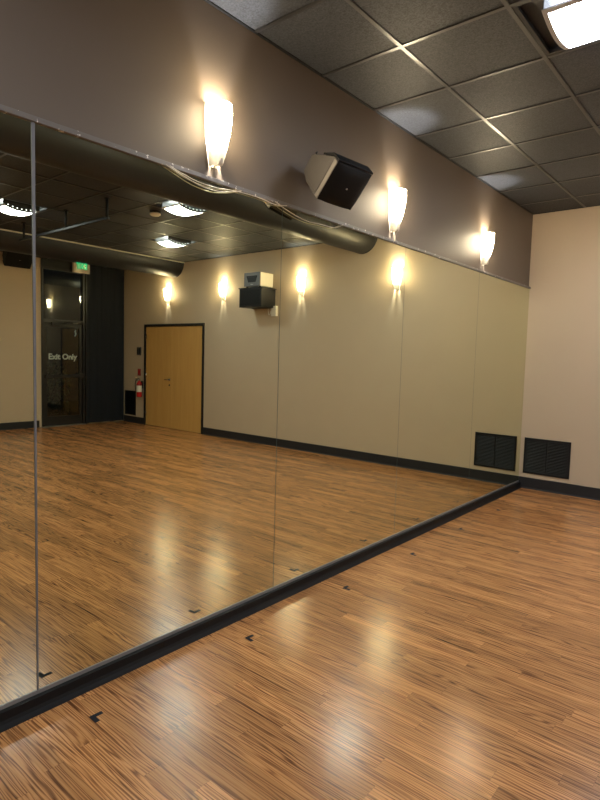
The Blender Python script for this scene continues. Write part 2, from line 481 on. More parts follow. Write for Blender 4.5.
# black rubber base the mirrors stand on
mb = MB()
prof = [(WALLX, 0), (0.034, 0), (0.030, 0.008), (0.022, 0.020), (0.0165, 0.034), (0.0165, ZK-0.008), (WALLX, ZK-0.008)]
mb.prism(prof, 1, YB, L)
struct('baseboard_left', mb, M['rubber'], 'black rubber base strip running under the mirrors', 'baseboard')
mb = MB(); mb.box((WALLX, YB, ZK-0.008), (MX+0.005, L, ZK-0.001)); mb.box((MX+0.0005, YB, ZK-0.001), (MX+0.005, L, ZK+0.008))
struct('trim_1', mb, M['chan'], 'thin grey metal channel holding the bottom edge of the mirrors', 'trim')
mb = MB(); mb.box((WALLX, YB, ZM), (0.0, L, ZM+0.022), bevel=0.002)
struct('trim_2', mb, M['chip'], 'chipped painted ledge along the top edge of the mirrors', 'trim')

# ------------------------------------------------------------------ mirrors
seams = [YS - PW, YS, YS+PW, YS+2*PW, YS+3*PW, L-0.002]
mlabels = ['tall mirror panel at the left edge of the photo, nearest the viewer',
           'tall mirror panel showing the glass exit door and double wooden door',
           'tall mirror panel directly under the grey and black wall speaker, second from the far corner group',
           'tall mirror panel with a sconce reflected at its top left edge',
           'mirror panel touching the end wall, with the black vent reflected in it']
mlabels[2] = 'tall mirror panel below the tilted wall speaker, between two thin seams'
for i in range(5):
    a, b = seams[i], seams[i+1]
    g = 0.0028 if i else 0.0
    mb = MB()
    y0, y1 = a + 0.0022, b - 0.0022
    mb.box((MX-0.006, y0, ZK), (MX, y1, ZM-0.0005), 1)
    for f in mb.bm.faces:
        if all(abs(v.co.x - MX) < 1e-6 for v in f.verts): f.material_index = 0
    o = mb.build('mirror_panel', [M['mirror'], M['glassedge']])
    tag(o, mlabels[i], 'mirror', 'wall mirror panels')
# dark mastic backing behind the joints
mb = MB(); mb.box((WALLX, YB, ZK), (MX-0.0065, L, ZM))
struct('trim_3', mb, M['black'], 'dark backing seen through the mirror joints', 'trim')
mb = MB()
mb.prism([(YS-0.007, ZM-0.001), (YS+0.006, ZM-0.001), (YS+0.003, 1.2), (YS+0.0028, ZK+0.004), (YS-0.0028, ZK+0.004), (YS-0.005, 1.2)], 0, MX+0.0003, MX+0.004)
o = mb.build('joint_strip', M['strip'])
tag(o, 'narrow grey strip covering the leftmost mirror joint, wider at its top', 'strip')

# ------------------------------------------------------------------ cables on the mirror ledge
def cable(pts, label):
    mb = MB(); mb.tube(catmull([((0.0015 if i in (0, len(pts)-1) else p[0]-0.0215), p[1], p[2]+(0.003 if i in (0, len(pts)-1) else 0)) for i, p in enumerate(pts)], 10), 0.0024)
    return tag(mb.build('loose_cable', M['cable']), label, 'cable', 'cables on the mirror ledge')
CABLES = True

# ------------------------------------------------------------------ air ducts
def duct(cx, r, zc, label):
    mb = MB()
    n = 28
    a0 = math.asin(max(-1, min(1, (H - 0.0065 - zc)/r)))
    ang = [PI - a0 + (PI + 2*a0)*k/n for k in range(n+1)]
    poly = [(cx + r*math.cos(t), zc + r*math.sin(t)) for t in ang]
    ysq = [YB, -1.2, 1.2, 3.6, 6.0, L]
    for a, b in zip(ysq[:-1], ysq[1:]):
        for k in range(n):
            (u0, w0), (u1, w1) = poly[k], poly[k+1]
            mb.face([(u0, a, w0), (u0, b, w0), (u1, b, w1), (u1, a, w1)], smooth=True)
    # collar flange where the duct meets the end wall
    for rr, yy in ((r+0.004, L-0.02),):
        p2 = [(cx + rr*math.cos(t), zc + rr*math.sin(t)) for t in ang]
        for k in range(n):
            (u0, w0), (u1, w1) = p2[k], p2[k+1]
            mb.face([(u0, yy, w0), (u0, L, w0), (u1, L, w1), (u1, yy, w1)], smooth=True)
            (a0_, c0_), (a1_, c1_) = poly[k], poly[k+1]
            mb.face([(u0, yy, w0), (u1, yy, w1), (a1_, yy, c1_), (a0_, yy, c0_)])
    mb.face([(u, YB, w) for u, w in poly])
    bmesh.ops.remove_doubles(mb.bm, verts=mb.bm.verts, dist=1e-5)
    o = mb.build('air_duct', M['duct'], recalc=True)
    return tag(o, label, 'duct', 'black air ducts')
duct(2.44, 0.25, 3.345, 'black half-round air duct reflected at the mirror top, nearer the mirror')
duct(6.91, 0.27, 3.325, 'black half-round air duct farther from the mirror, edged by a pale line')
mb = MB(); mb.box((6.612, YB, H-0.024), (6.636, L, H-0.0065))
struct('trim_4', mb, M['white'], 'thin pale metal edge strip beside the farther duct', 'trim')

# ------------------------------------------------------------------ ceiling lights
def ceiling_light():
    t = thing('ceiling_light', '', 'light', (0, 0, H))
    h = TILE/2 - 0.0125
    mb = MB()
    d = 0.030
    mb.face([(-h, -h, d), (h, -h, d), (h, h, d), (-h, h, d)])
    for a, b in (((-h, -h), (h, -h)), ((h, -h), (h, h)), ((h, h), (-h, h)), ((-h, h), (-h, -h))):
        mb.face([(*a, -0.004), (*b, -0.004), (*b, d), (*a, d)])
        # shallow lip resting on the grid
        k = 0.93
        mb.face([(*a, -0.004), (*b, -0.004), (b[0]*k, b[1]*k, -0.002), (a[0]*k, a[1]*k, -0.002)])
        mb.face([(a[0]*k, a[1]*k, -0.002), (b[0]*k, b[1]*k, -0.002), (b[0]*k, b[1]*k, d*0.6), (a[0]*k, a[1]*k, d*0.6)])
    mb.build('housing', M['housing'], t)
    # curved lens basket: arc runs along y, straight along x
    lx, ly, z0, sag = 0.165, 0.222, -0.036, 0.042
    n = 16
    def arc(s, dz=0): return (ly*s, z0 - sag*(1-s*s) + dz)
    mb = MB()
    for k in range(n):
        s0, s1 = -0.9+1.8*k/n, -0.9+1.8*(k+1)/n
        (y0, a0), (y1, a1) = arc(s0), arc(s1)
        xi = lx - 0.022
        mb.face([(-xi, y0, a0), (xi, y0, a0), (xi, y1, a1), (-xi, y1, a1)], smooth=True)
    bmesh.ops.remove_doubles(mb.bm, verts=mb.bm.verts, dist=1e-5)
    mb.build('lens', M['lens'], t)
    mb = MB()
    for sx in (-1, 1):
        for k in range(n):
            s0, s1 = -1+2*k/n, -1+2*(k+1)/n
            (y0, a0), (y1, a1) = arc(s0, -0.002), arc(s1, -0.002)
            x0, x1 = sx*(lx-0.024), sx*lx
            mb.face([(x0, y0, a0), (x1, y0, a0), (x1, y1, a1), (x0, y1, a1)], smooth=True)
            mb.face([(x0, y0, a0+0.006), (x1, y0, a0+0.006), (x1, y1, a1+0.006), (x0, y1, a1+0.006)], smooth=True)
            mb.face([(x1, y0, a0), (x1, y1, a1), (x1, y1, a1+0.006), (x1, y0, a0+0.006)])
            mb.face([(x0, y0, a0), (x0, y1, a1), (x0, y1, a1+0.006), (x0, y0, a0+0.006)])
    for sy in (-1, 1):
        (y0, a0), (y1, a1) = arc(sy*0.89, -0.002), arc(sy*1.0, -0.002)
        mb.face([(-lx, y0, a0), (lx, y0, a0), (lx, y1, a1), (-lx, y1, a1)])
        mb.box((-lx, min(y0, y1), a1+0.001), (lx, max(y0, y1), a1+0.006))
    mb.build('lens_frame', M['lensframe'], t)
    for sx in (-1, 1):
        mb = MB()
        x = sx*(lx-0.006)
        top = 0.028
        for k in range(n):
            s0, s1 = -1+2*k/n, -1+2*(k+1)/n
            (y0, a0), (y1, a1) = arc(s0, 0.003), arc(s1, 0.003)
            mb.face([(x, y0, a0), (x, y1, a1), (x, y1, top), (x, y0, top)])
            mb.face([(x-sx*0.003, y0, a0), (x-sx*0.003, y1, a1), (x-sx*0.003, y1, top), (x-sx*0.003, y0, top)])
        for k in range(7):           # lit perforations following the curve
            s = -0.78 + 1.56*k/6
            y0, a0 = arc(s*0.95, 0.026)
            r = 0.0075
            mb.face([(x+sx*0.0008, y0 + r*math.cos(2*PI*j/10), a0 + r*math.sin(2*PI*j/10)) for j in range(10)], 1)
        mb.build('end_plate', [M['housing'], M['dots']], t)
    return t
LLAB = {(1.4672, 3.2142): 'white ceiling light at top right of the photo, seen directly',
        (3.296, 4.4334): 'white ceiling light beside the small smoke detector, seen in the mirror',
        (5.1248, 3.2142): 'white ceiling light reflected at the left edge of the mirror',
        (5.1248, 5.6526): 'white ceiling light next to the end of the farther duct, seen in the mirror',
        (1.4672, 5.6526): 'white ceiling light close to the end wall, just outside the right edge of view',
        (1.4672, 0.7758): 'unseen ceiling light added near the mirror, almost above the viewer',  # from here on unseen lights, added for ambient light
        (1.4672, -1.6626): 'unseen ceiling light added near the mirror, behind the viewer',
        (5.1248, -1.6626): 'unseen ceiling light added far from the mirror, behind the viewer',
        (3.296, -0.4434): 'unseen ceiling light added between the ducts, just behind the viewer'}
proto = ceiling_light()
for k, c in enumerate(CEN):
    o = proto if k == 0 else copy_tree(proto)
    o.location = (c[0], c[1], H)
    tag(o, LLAB[c], 'light', 'recessed ceiling lights')

# ------------------------------------------------------------------ sconces
def sconce():
    t = thing('wall_sconce', '', 'sconce')
    # local frame: wall plane x=0, x into the room, y along the wall, z up from the shade's foot
    zs = [0.0, 0.012, 0.05, 0.10, 0.155, 0.21, 0.26, 0.285, 0.300]
    hw = [0.036, 0.039, 0.046, 0.054, 0.062, 0.067, 0.069, 0.068, 0.066]
    dp = [0.052, 0.056, 0.066, 0.080, 0.093, 0.102, 0.106, 0.105, 0.102]
    n = 22
    rings = []
    mb = MB()
    for z, w, d in zip(zs, hw, dp):
        ring = []
        for k in range(n+1):
            a = -PI/2 + PI*k/n
            zz = z + (0.012*math.sin(a)*(1 - z/0.315) if z < 0.02 else 0)
            ring.append(mb.bm.verts.new((d*math.cos(a)**0.8 if math.cos(a) > 1e-6 else 0.001, w*math.sin(a), zz)))
        rings.append(ring)
    for i in range(len(rings)-1):
        for k in range(n):
            f = mb.bm.faces.new((rings[i][k], rings[i][k+1], rings[i+1][k+1], rings[i+1][k])); f.smooth = True
    mb.build('shade', M['shade'], t)
    mb = MB()
    mb.box((0.0005, -0.022, -0.012), (0.006, 0.022, 0.255), bevel=0.002)
    mb.box((0.006, -0.013, -0.004), (0.048, 0.013, 0.006)); mb.lathe([(0.014, 0), (0.016, 0.02), (0.016, 0.05)], M=Matrix.Translation((0.045, 0, -0.006)), n=16)
    mb.build('bracket', M['white'], t)
    mb = MB(); mb.lathe([(0.010, 0.0), (0.013, 0.02), (0.013, 0.055), (0.008, 0.07), (0.002, 0.075)], M=Matrix.Translation((0.045, 0, 0.040)), n=16)
    mb.build('bulb', M['bulb'], t)
    mb = MB(); mb.lathe([(0.003, 0), (0.003, 0.004)], M=Matrix.Translation((0.052, -0.066, 0.270)) @ Matrix.Rotation(PI/2, 4, 'X'), n=10)
    mb.build('screw', M['chrome'], t)
    ld = bpy.data.lights.new('sconce_lamp', 'POINT'); ld.energy = BULB_W; ld.color = (1.0, 0.97, 0.92); ld.shadow_soft_size = 0.022
    lo = link(bpy.data.objects.new('sconce_lamp', ld), t); lo.location = (0.029, 0, 0.130)
    return t
spots = [((WALLX, 2.025, 2.535), 0, 'glowing glass sconce left of the tilted speaker, above the mirror'),
         ((WALLX, 3.84, 2.535), 0, 'glowing glass sconce just right of the tilted speaker, above the mirror'),
         ((WALLX, 5.62, 2.535), 0, 'glowing glass sconce above the mirror nearest the far corner'),
         ((1.83, L, 2.535), -PI/2, 'end-wall sconce seen at a mirror joint, closest to the mirror'),
         ((3.60, L, 2.535), -PI/2, 'end-wall sconce between the mirror joint and the black wall cabinet'),
         ((5.47, L, 2.535), -PI/2, 'end-wall sconce between the black wall cabinet and the double door'),
         ((7.12, L, 2.535), -PI/2, 'end-wall sconce directly above the wooden double door'),
         ((WALLX, 0.20, 2.535), 0, 'added unseen glass sconce extending the row above the mirror to the left'),  # out of view, continues the row; added for its light
         ((W, 3.30, 2.535), PI, 'added unseen glass sconce brightening the tan wall opposite the mirror')]  # unseen sconce, added to warm and brighten this wall
proto = sconce()
for k, (p, rz, lab) in enumerate(spots):
    o = proto if k == 0 else copy_tree(proto)
    o.location = p; o.rotation_euler = (0, 0, rz)
    tag(o, lab, 'sconce', 'glass wall sconces')

# ------------------------------------------------------------------ loudspeakers
def loudspeaker(name, label, w, h, d, hb, off, M4, mats):
    """local frame: +x out of the grille, y along the width, z up"""
    body, rim, grille, brk = mats
    t = thing(name, label, 'speaker')
    t.matrix_world = M4
    sec = [(0, -h/2), (0, h/2), (-0.05, h/2), (-d*0.72, off+hb/2+0.050), (-d, off+hb/2+0.016), (-d, off-hb/2), (-d*0.72, off-hb/2-0.03), (-0.05, -h/2)]
    mb = MB(); mb.prism([(a, b) for a, b in sec], 1, -w/2, w/2, bevel=0.006)
    for s in (-1, 1):                                     # raised end cheeks with stepped outline
        mb.prism([(-0.03, -h*0.40), (-0.03, h*0.40), (-d*0.66, off+hb/2+0.012), (-d*0.9, off+hb*0.38), (-d*0.9, off-hb*0.38), (-d*0.66, off-hb/2-0.008)], 1, s*w/2, s*(w/2+0.006), bevel=0.002)
    mb.build('cabinet', body, t)
    mb = MB()
    mb.box((-0.002, -w/2-0.001, -h/2+0.001), (0.014, w/2+0.001, h/2-0.001), bevel=0.004)
    mb.prism([(0.012, h/2+0.002), (0.012, h/2+0.013), (-0.06, h/2+0.016), (-d*0.6, off+hb/2+0.078), (-d*0.6, off+hb/2+0.068), (-0.05, h/2+0.002)], 1, -w/2-0.004, w/2+0.004, bevel=0.003)
    mb.build('front_rim', grille, t)
    mb = MB(); mb.box((-0.022, -w/2-0.009, -h/2+0.004), (0.012, -w/2-0.0035, h/2-0.004), bevel=0.002)
    mb.build('side_strip', rim, t)
    mb = MB()
    # slightly domed grille
    n = 10
    def P(i, j):
        a, b = -1+2*i/n, -1+2*j/n
        k = 1 - 0.06*(a*a*b*b)**2
        return (0.014 + 0.022*(1-a**6)*(1-b**6)*(1-0.25*(a*a+b*b)), k*a*(w/2+0.003), k*b*(h/2+0.001))
    for i in range(n):
        for j in range(n):
            mb.face([P(i, j), P(i+1, j), P(i+1, j+1), P(i, j+1)], smooth=True)
    bmesh.ops.remove_doubles(mb.bm, verts=mb.bm.verts, dist=1e-5)
    g = mb.build('grille', grille, t)
    mb = MB(); mb.lathe([(0.0055, 0), (0.0055, 0.003), (0.004, 0.004)], M=Matrix.Translation((0.035, 0.0, 0.0)) @ Matrix.Rotation(PI/2, 4, 'Y'), n=16)
    mb.build('badge', M['alu'], g)
    mb = MB()
    inv = M4.inverted()
    mb2 = mb
    return t, mb2, inv

def frame_from(n, wv, pos):
    n = Vector(n).normalized(); wv = Vector(wv); wv = (wv - n*wv.dot(n)).normalized(); hv = n.cross(wv)
    m = Matrix(((n.x, wv.x, hv.x, pos[0]), (n.y, wv.y, hv.y, pos[1]), (n.z, wv.z, hv.z, pos[2]), (0, 0, 0, 1)))
    return m
# on the mirror wall
M4 = frame_from((0.71, -0.17, -0.68), (0.18, 0.98, -0.05), (0.28, 2.773, 2.564))
t, mb, inv = loudspeaker('wall_speaker', 'grey loudspeaker with black grille tilted down above the mirror', 0.272, 0.244, 0.236, 0.095, -0.031, M4, (M['spk_body'], M['spk_light'], M['grille'], M['black']))
pb = M4 @ Vector((-0.236, 0, -0.031))
mb.tube([inv @ Vector((WALLX+0.006, 2.85, 2.69)), inv @ Vector((pb.x-0.01, 2.84, 2.70)), inv @ (M4 @ Vector((-0.15, 0.03, 0.0)))], 0.014)
mb.box((0, -0.05, -0.06), (0.012, 0.05, 0.04), M=inv @ Matrix.Translation((WALLX, 2.85, 2.69)))
mb.build('bracket', M['black'], t)
mb = MB(); mb.tube([Vector((-0.150, -0.120, 0.045)), Vector((-0.205, -0.125, 0.042)), Vector((-0.225, -0.125, 0.050)), Vector((-0.222, -0.120, 0.060))], 0.005)
mb.build('cable_hook', M['black'], t)
# on the opposite wall
M4 = frame_from((-0.80, -0.06, -0.58), (-0.05, 1.0, 0.0), (W-0.30, 4.69, 3.19))
t, mb, inv = loudspeaker('wall_speaker', 'black loudspeaker on the wall opposite the mirror, left of the glass exit door', 0.45, 0.30, 0.22, 0.12, 0.0, M4, (M['grille'], M['grille'], M['grille'], M['black']))
mb.tube([inv @ Vector((W-0.006, 4.72, 3.24)), inv @ Vector((W-0.10, 4.72, 3.24)), inv @ (M4 @ Vector((-0.15, 0, 0)))], 0.016)
mb.box((-0.012, -0.05, -0.06), (0.0, 0.05, 0.06), M=inv @ Matrix.Translation((W, 4.72, 3.24)))
mb.build('bracket', M['black'], t)

# ------------------------------------------------------------------ wooden double door
d1 = thing('door_1', 'pale maple double door in a black frame on the end wall', 'door', kind='structure')
mb = MB()
fw, fy = 0.05, L-0.018
mb.box((DX0-fw, fy, 0), (DX0, L+T, DZ+fw)); mb.box((DX1, fy, 0), (DX1+fw, L+T, DZ+fw)); mb.box((DX0, fy, DZ), (DX1, L+T, DZ+fw))
mb.box((DX0, L+0.055, 0), (DX0+0.012, L+T, DZ)); mb.box((DX1-0.012, L+0.055, 0), (DX1, L+T, DZ)); mb.box((DX0, L+0.055, DZ-0.012), (DX1, L+T, DZ))
mb.box((DX0, L+0.10, 0), (DX1, L+T, DZ))
mb.build('door_frame', M['blackmetal'], d1)
XM = 7.00
for s, (xa, xb) in ((0, (DX0+0.004, XM-0.0015)), (1, (XM+0.0015, DX1-0.004))):
    mb = MB(); mb.box((xa, L+0.002, 0.008), (xb, L+0.047, DZ-0.004), bevel=0.0015)
    leaf = mb.build('door_leaf', M['maple'], d1)
    hx = DX0+0.001 if s == 0 else DX1-0.001
    for hz in (0.25, 1.07, 1.88):
        mb = MB(); mb.lathe([(0.008, -0.055), (0.008, 0.055)], M=Matrix.Translation((hx, L-0.004, hz)), n=12); mb.box((hx-0.022, L-0.002, hz-0.05), (hx+0.022, L+0.001, hz+0.05))
        mb.build('hinge', M['chrome'], leaf)
    if s == 1:
        mb = MB()
        mb.lathe([(0.026, 0), (0.026, 0.010), (0.012, 0.014), (0.010, 0.05)], M=Matrix.Translation((XM+0.07, L+0.002, 1.0)) @ Matrix.Rotation(PI/2, 4, 'X'), n=20)
        mb.tube([(XM+0.07, L-0.045, 1.0), (XM+0.12, L-0.048, 1.001), (XM+0.185, L-0.044, 0.997)], 0.009)
        mb.build('lever_handle', M['chrome'], leaf)
        mb = MB(); mb.lathe([(0.02, 0), (0.02, 0.006)], M=Matrix.Translation((XM+0.07, L+0.002, 0.89)) @ Matrix.Rotation(PI/2, 4, 'X'), n=16)
        mb.build('lock_cylinder', M['darkalu'], leaf)

# ------------------------------------------------------------------ glass exit door with transom
d2 = thing('door_2', 'dark framed glass exit door with transom and white lettering', 'door', kind='structure')
ZT = 2.09
mb = MB()
f = 0.045
mb.box((W-0.02, GY0_, 0), (W+0.09, GY0_+f, GZ)); mb.box((W-0.02, GY1_-f, 0), (W+0.09, GY1_, GZ))
mb.box((W-0.02, GY0_+f, GZ-f), (W+0.09, GY1_-f, GZ)); mb.box((W-0.02, GY0_+f, ZT), (W+0.09, GY1_-f, ZT+0.07))
mb.build('door_frame', M['darkalu'], d2)
mb = MB(); mb.box((W+0.03, GY0_+f, ZT+0.07), (W+0.036, GY1_-f, GZ-f))
mb.build('transom_pane', M['pane'], d2)
ya, yb = GY0_+f+0.004, GY1_-f-0.004
st, bot = 0.065, 0.20
mb = MB()
mb.box((W+0.01, ya, 0.012), (W+0.055, ya+st, ZT-0.006)); mb.box((W+0.01, yb-st, 0.012), (W+0.055, yb, ZT-0.006))
mb.box((W+0.01, ya+st, 0.012), (W+0.055, yb-st, bot)); mb.box((W+0.01, ya+st, ZT-0.09), (W+0.055, yb-st, ZT-0.006))
leaf = mb.build('door_leaf', M['darkalu'], d2)
mb = MB(); mb.box((W+0.029, ya+st, bot), (W+0.035, yb-st, ZT-0.09))
mb.build('door_pane', M['pane'], leaf)
mb = MB(); mb.box((W-0.045, ya+0.01, 0.985), (W-0.012, yb-0.01, 1.045), bevel=0.006); mb.box((W-0.03, ya+0.012, 0.99), (W+0.012, ya+0.07, 1.04)); mb.box((W-0.055, yb-0.10, 0.97), (W+0.012, yb-0.012, 1.075), bevel=0.008)
mb.build('push_bar', M['darkalu'], leaf)
mb = MB(); mb.box((W-0.05, ya+0.15, ZT-0.055), (W+0.01, ya+0.46, ZT+0.012), bevel=0.008); mb.tube([(W-0.025, ya+0.40, ZT+0.02), (W-0.07, ya+0.63, ZT+0.025), (W-0.025, ya+0.78, ZT+0.03)], 0.011)
mb.build('door_closer', M['blackmetal'], leaf)
mb = MB(); mb.box((W-0.03, ya+0.60, ZT+0.006), (W-0.0205, ya+0.71, ZT+0.034), bevel=0.003)
tag(mb.build('closer_bracket', M['alu'], leaf), 'bright metal bracket')
# lettering: fixed to the outer side, so it reads correctly from outside and in the mirror
Mt = Matrix.Translation((W+0.0375, 5.685, 1.405)) @ Matrix(((0, 0, 1, 0), (1, 0, 0, 0), (0, 1, 0, 0), (0, 0, 0, 1)))
text_mesh('lettering', 'Exit Only', 0.158, Mt, M['letter'], leaf, depth=0.0008, offset=0.0055)
Mt = Matrix.Translation((W+0.0375, 5.955, 1.90)) @ Matrix(((0, 0, 1, 0), (1, 0, 0, 0), (0, 1, 0, 0), (0, 0, 0, 1)))
mb = MB()
for (u, v, a) in ((0.0, 0.045, -0.5), (0.008, 0.0, 0.5), (-0.002, -0.045, -0.5)):
    mb.box((-0.012, -0.024, -0.0006), (0.012, 0.024, 0.0006), M=Mt @ Matrix.Translation((u, v, 0)) @ Matrix.Rotation(a, 4, 'Z'))
M['sticker'] = mat('pale_blue_sticker', (0.45, 0.58, 0.72), rough=0.5)
mb.build('sticker', M['sticker'], leaf)
mb = MB(); mb.prism([(W-0.07, 0), (W-0.05, 0.012), (W+0.09, 0.012), (W+0.11, 0)], 1, GY0_, GY1_)
tag(mb.build('threshold', M['alu'], d2), 'bright metal threshold')

# tall black panel right of the glass door
mb = MB()
t = thing('black_panel', 'tall blue-black panel covering the corner between glass door and end wall', 'panel', (W, 0, 0))
n = 26
y0, y1, zt = GY1_+0.002, L-0.012, H-0.008
prev = None
cols = []
for k in range(n+1):
    s = k/n
    xx = -0.035 - 0.008*math.sin(s*31) - 0.004*math.sin(s*77+1)
    cols.append((xx, y0+(y1-y0)*s, 0.012 + 0.012*abs(math.sin(s*9))))
for a, b in zip(cols[:-1], cols[1:]):
    mb.face([(a[0], a[1], a[2]), (b[0], b[1], b[2]), (b[0], b[1], zt), (a[0], a[1], zt)], smooth=True)
    mb.face([(-0.004, a[1], a[2]), (-0.004, a[1], zt), (-0.004, b[1], zt), (-0.004, b[1], b[2])], smooth=True)
    mb.face([(a[0], a[1], a[2]), (-0.004, a[1], a[2]), (-0.004, b[1], b[2]), (b[0], b[1], b[2])])
for c in (cols[0], cols[-1]):
    mb.face([(c[0], c[1], c[2]), (c[0], c[1], zt), (-0.004, c[1], zt), (-0.004, c[1], c[2])])
mb.build('fabric', M['blackcloth'], t, recalc=True)
mb = MB(); mb.box((-0.05, y0, 0.0), (-0.004, y0+0.022, zt))
mb.build('edge_post', M['darkalu'], t)
mb = MB()                                           # black header above the door
mb.box((W-0.012, GY0_-0.0, GZ+0.001), (W-0.001, GY1_, H-0.008))
struct('trim_5', mb, M['black'], 'black header strip above the glass exit door', 'trim')

# ------------------------------------------------------------------ exit sign
t = thing('exit_sign', 'green lettered exit sign in a beige case above the glass door', 'sign', (W-0.052, 6.02, 3.235))
mb = MB(); mb.box((-0.055, -0.18, -0.105), (0.0, 0.18, 0.088), bevel=0.008); mb.box((0.0, -0.05, -0.06), (0.0385, 0.05, 0.06))
mb.build('case', M['beige'], t)
Mt = Matrix.Translation((-0.0565, 0, 0.028)) @ Matrix(((0, 0, -1, 0), (-1, 0, 0, 0), (0, 1, 0, 0), (0, 0, 0, 1)))
text_mesh('letters', 'EXIT', 0.175, Mt @ Matrix.Diagonal((0.60, 1, 1, 1)), M['green'], t, depth=0.001, spacing=1.10, offset=0.002)

# ------------------------------------------------------------------ things on the end wall
def grille(name, label, x0, x1, z0, z1, nsl, midbar):
    t = thing(name, label, 'vent', ((x0+x1)/2, L, z0), group='black wall vents')
    w, h = (x1-x0)/2, z1-z0
    b = 0.022
    mb = MB()
    mb.box((-w, -0.012, 0), (-w+b, 0, h), bevel=0.002); mb.box((w-b, -0.012, 0), (w, 0, h), bevel=0.002)
    mb.box((-w+b, -0.012, 0), (w-b, 0, b), bevel=0.002); mb.box((-w+b, -0.012, h-b), (w-b, 0, h), bevel=0.002)
    if midbar: mb.box((-0.006, -0.010, b), (0.006, -0.002, h-b))
    mb.build('vent_frame', M['black'], t)
    mb = MB()
    mb.box((-w+b, -0.002, b), (w-b, -0.0005, h-b), 0)
    for k in range(nsl):
        z = b + (h-2*b)*(k+0.5)/nsl
        mb.prism([(-0.009, z-0.0065), (-0.003, z+0.0025), (-0.003, z+0.0045), (-0.010, z-0.0045)], 0, -w+b, w-b)
    mb.build('louvres', M['louvre'], t)
    mb = MB()
    for sx in (-1, 1):
        mb.box((sx*(w-b)-0.002, -0.0135, b-0.002), (sx*(w-b)+0.002, -0.0122, h-b+0.002))
    for z in (b, h-b):
        mb.box((-w+b, -0.0135, z-0.002), (w-b, -0.0122, z+0.002))
    mb.build('inner_bead', M['baseboard'], t)
    return t
grille('air_vent', 'black louvred vent low on the end wall beside the mirror corner', 0.036, 0.570, 0.190, 0.631, 22, True)
t = grille('air_vent', 'black louvred vent low on the end wall beneath the fire extinguisher', 8.235, 8.66, 0.165, 0.70, 26, False)
mb = MB()
w, h = 0.2125, 0.535
for a, b in (((-w-0.022, -0.008, -0.022), (-w-0.001, 0, h+0.022)), ((w+0.001, -0.008, -0.022), (w+0.022, 0, h+0.022)), ((-w-0.001, -0.008, -0.022), (w+0.001, 0, -0.001)), ((-w-0.001, -0.008, h+0.001), (w+0.001, 0, h+0.022))):
    mb.box(a, b)
mb.build('outer_trim', M['tan'], t)

# black cabinet on the wall and the box on it
cab = thing('wall_cabinet', 'black box cabinet hung high on the end wall under a white box', 'cabinet', (4.44, L, 2.352))
mb = MB(); mb.box((-0.26, -0.345, 0.0), (0.26, -0.001, 0.307), bevel=0.004)
mb.build('body', M['black'], cab)
mb = MB(); mb.box((-0.285, -0.362, 0.308), (0.268, -0.001, 0.3235), bevel=0.003)
mb.build('lid', M['blackmetal'], cab)
mb = MB(); mb.box((-0.235, -0.352, 0.03), (0.235, -0.3455, 0.28), bevel=0.002); mb.box((-0.02, -0.36, 0.225), (0.02, -0.352, 0.24))
mb.build('front_panel', M['grille'], cab)
bx = thing('equipment_box', 'white box with a slate grey front and dark recess, on the black cabinet', 'box', (4.41, L-0.17, 2.676))
mb = MB(); mb.box((-0.185, -0.155, 0.022), (0.185, 0.15, 0.245), bevel=0.006)
mb.build('case', M['white'], bx)
mb = MB()
pf = [(-0.186, 0.02), (0.186, 0.02), (0.186, 0.247), (-0.186, 0.247)]
mb.prism(pf, 1, -0.172, -0.154, bevel=0.003)
fr = mb.build('front_panel', M['greybox'], bx)
mb = MB(); mb.prism([(-0.085, 0.085), (0.085, 0.085), (0.125, 0.185), (-0.125, 0.185)], 1, -0.1745, -0.1715)
mb.prism([(-0.09, 0.17), (0.09, 0.17), (0.125, 0.19), (-0.125, 0.19)], 1, -0.183, -0.1745)
mb.build('recess', M['louvre'], fr)
mb = MB(); mb.box((-0.03, -0.1745, 0.045), (0.03, -0.1715, 0.055))
mb.build('badge', M['alu'], fr)
for sx in (-1, 1):
    for yy in (-0.13, 0.12):
        mb = MB(); mb.lathe([(0.016, 0.0), (0.018, 0.022)], M=Matrix.Translation((sx*0.15, yy, 0)), n=14)
        mb.build('foot', M['black'], bx)

ob = thing('outlet_box', 'small white surface outlet box below the black wall cabinet', 'outlet', (4.175, L, 2.30))
mb = MB(); mb.box((-0.055, -0.05, -0.085), (0.055, 0, 0.085), bevel=0.006)
mb.build('cover', M['white'], ob)
mb = MB(); mb.box((0.055, -0.04, -0.035), (0.085, -0.015, 0.005), bevel=0.004); mb.tube(catmull([(0.08, -0.03, -0.02), (0.12, -0.03, -0.06), (0.14, -0.03, 0.02), (0.13, -0.04, 0.165)]), 0.006)
tag(mb.build('plug', M['white'], ob), 'white plug with its cord')

# wall plate, red sign, extinguisher
t = thing('wall_plate', 'small dark grey wall plate left of the double door in the mirror', 'plate', (8.13, L, 1.57))
mb = MB(); mb.box((-0.08, -0.012, -0.088), (0.08, 0, 0.088), bevel=0.003); mb.build('plate', M['plate'], t)
mb = MB()
for sx in (-1, 1): mb.box((sx*0.036-0.024, -0.016, -0.066), (sx*0.036+0.024, -0.0115, 0.066), bevel=0.002)
mb.build('window', M['blackmetal'], t)

t = thing('red_sign', 'small red rectangular sign above the fire extinguisher', 'sign', (8.125, L, 1.115))
mb = MB(); mb.box((-0.058, -0.006, -0.075), (0.058, 0, 0.075), bevel=0.002); mb.build('panel', M['redsign'], t)
mb = MB(); mb.prism([(-0.02, -0.03), (0.02, -0.03), (0.02, 0.03), (0.006, 0.045), (-0.006, 0.045), (-0.02, 0.03)], 1, -0.0075, -0.0058); mb.build('symbol', M['red'], t)

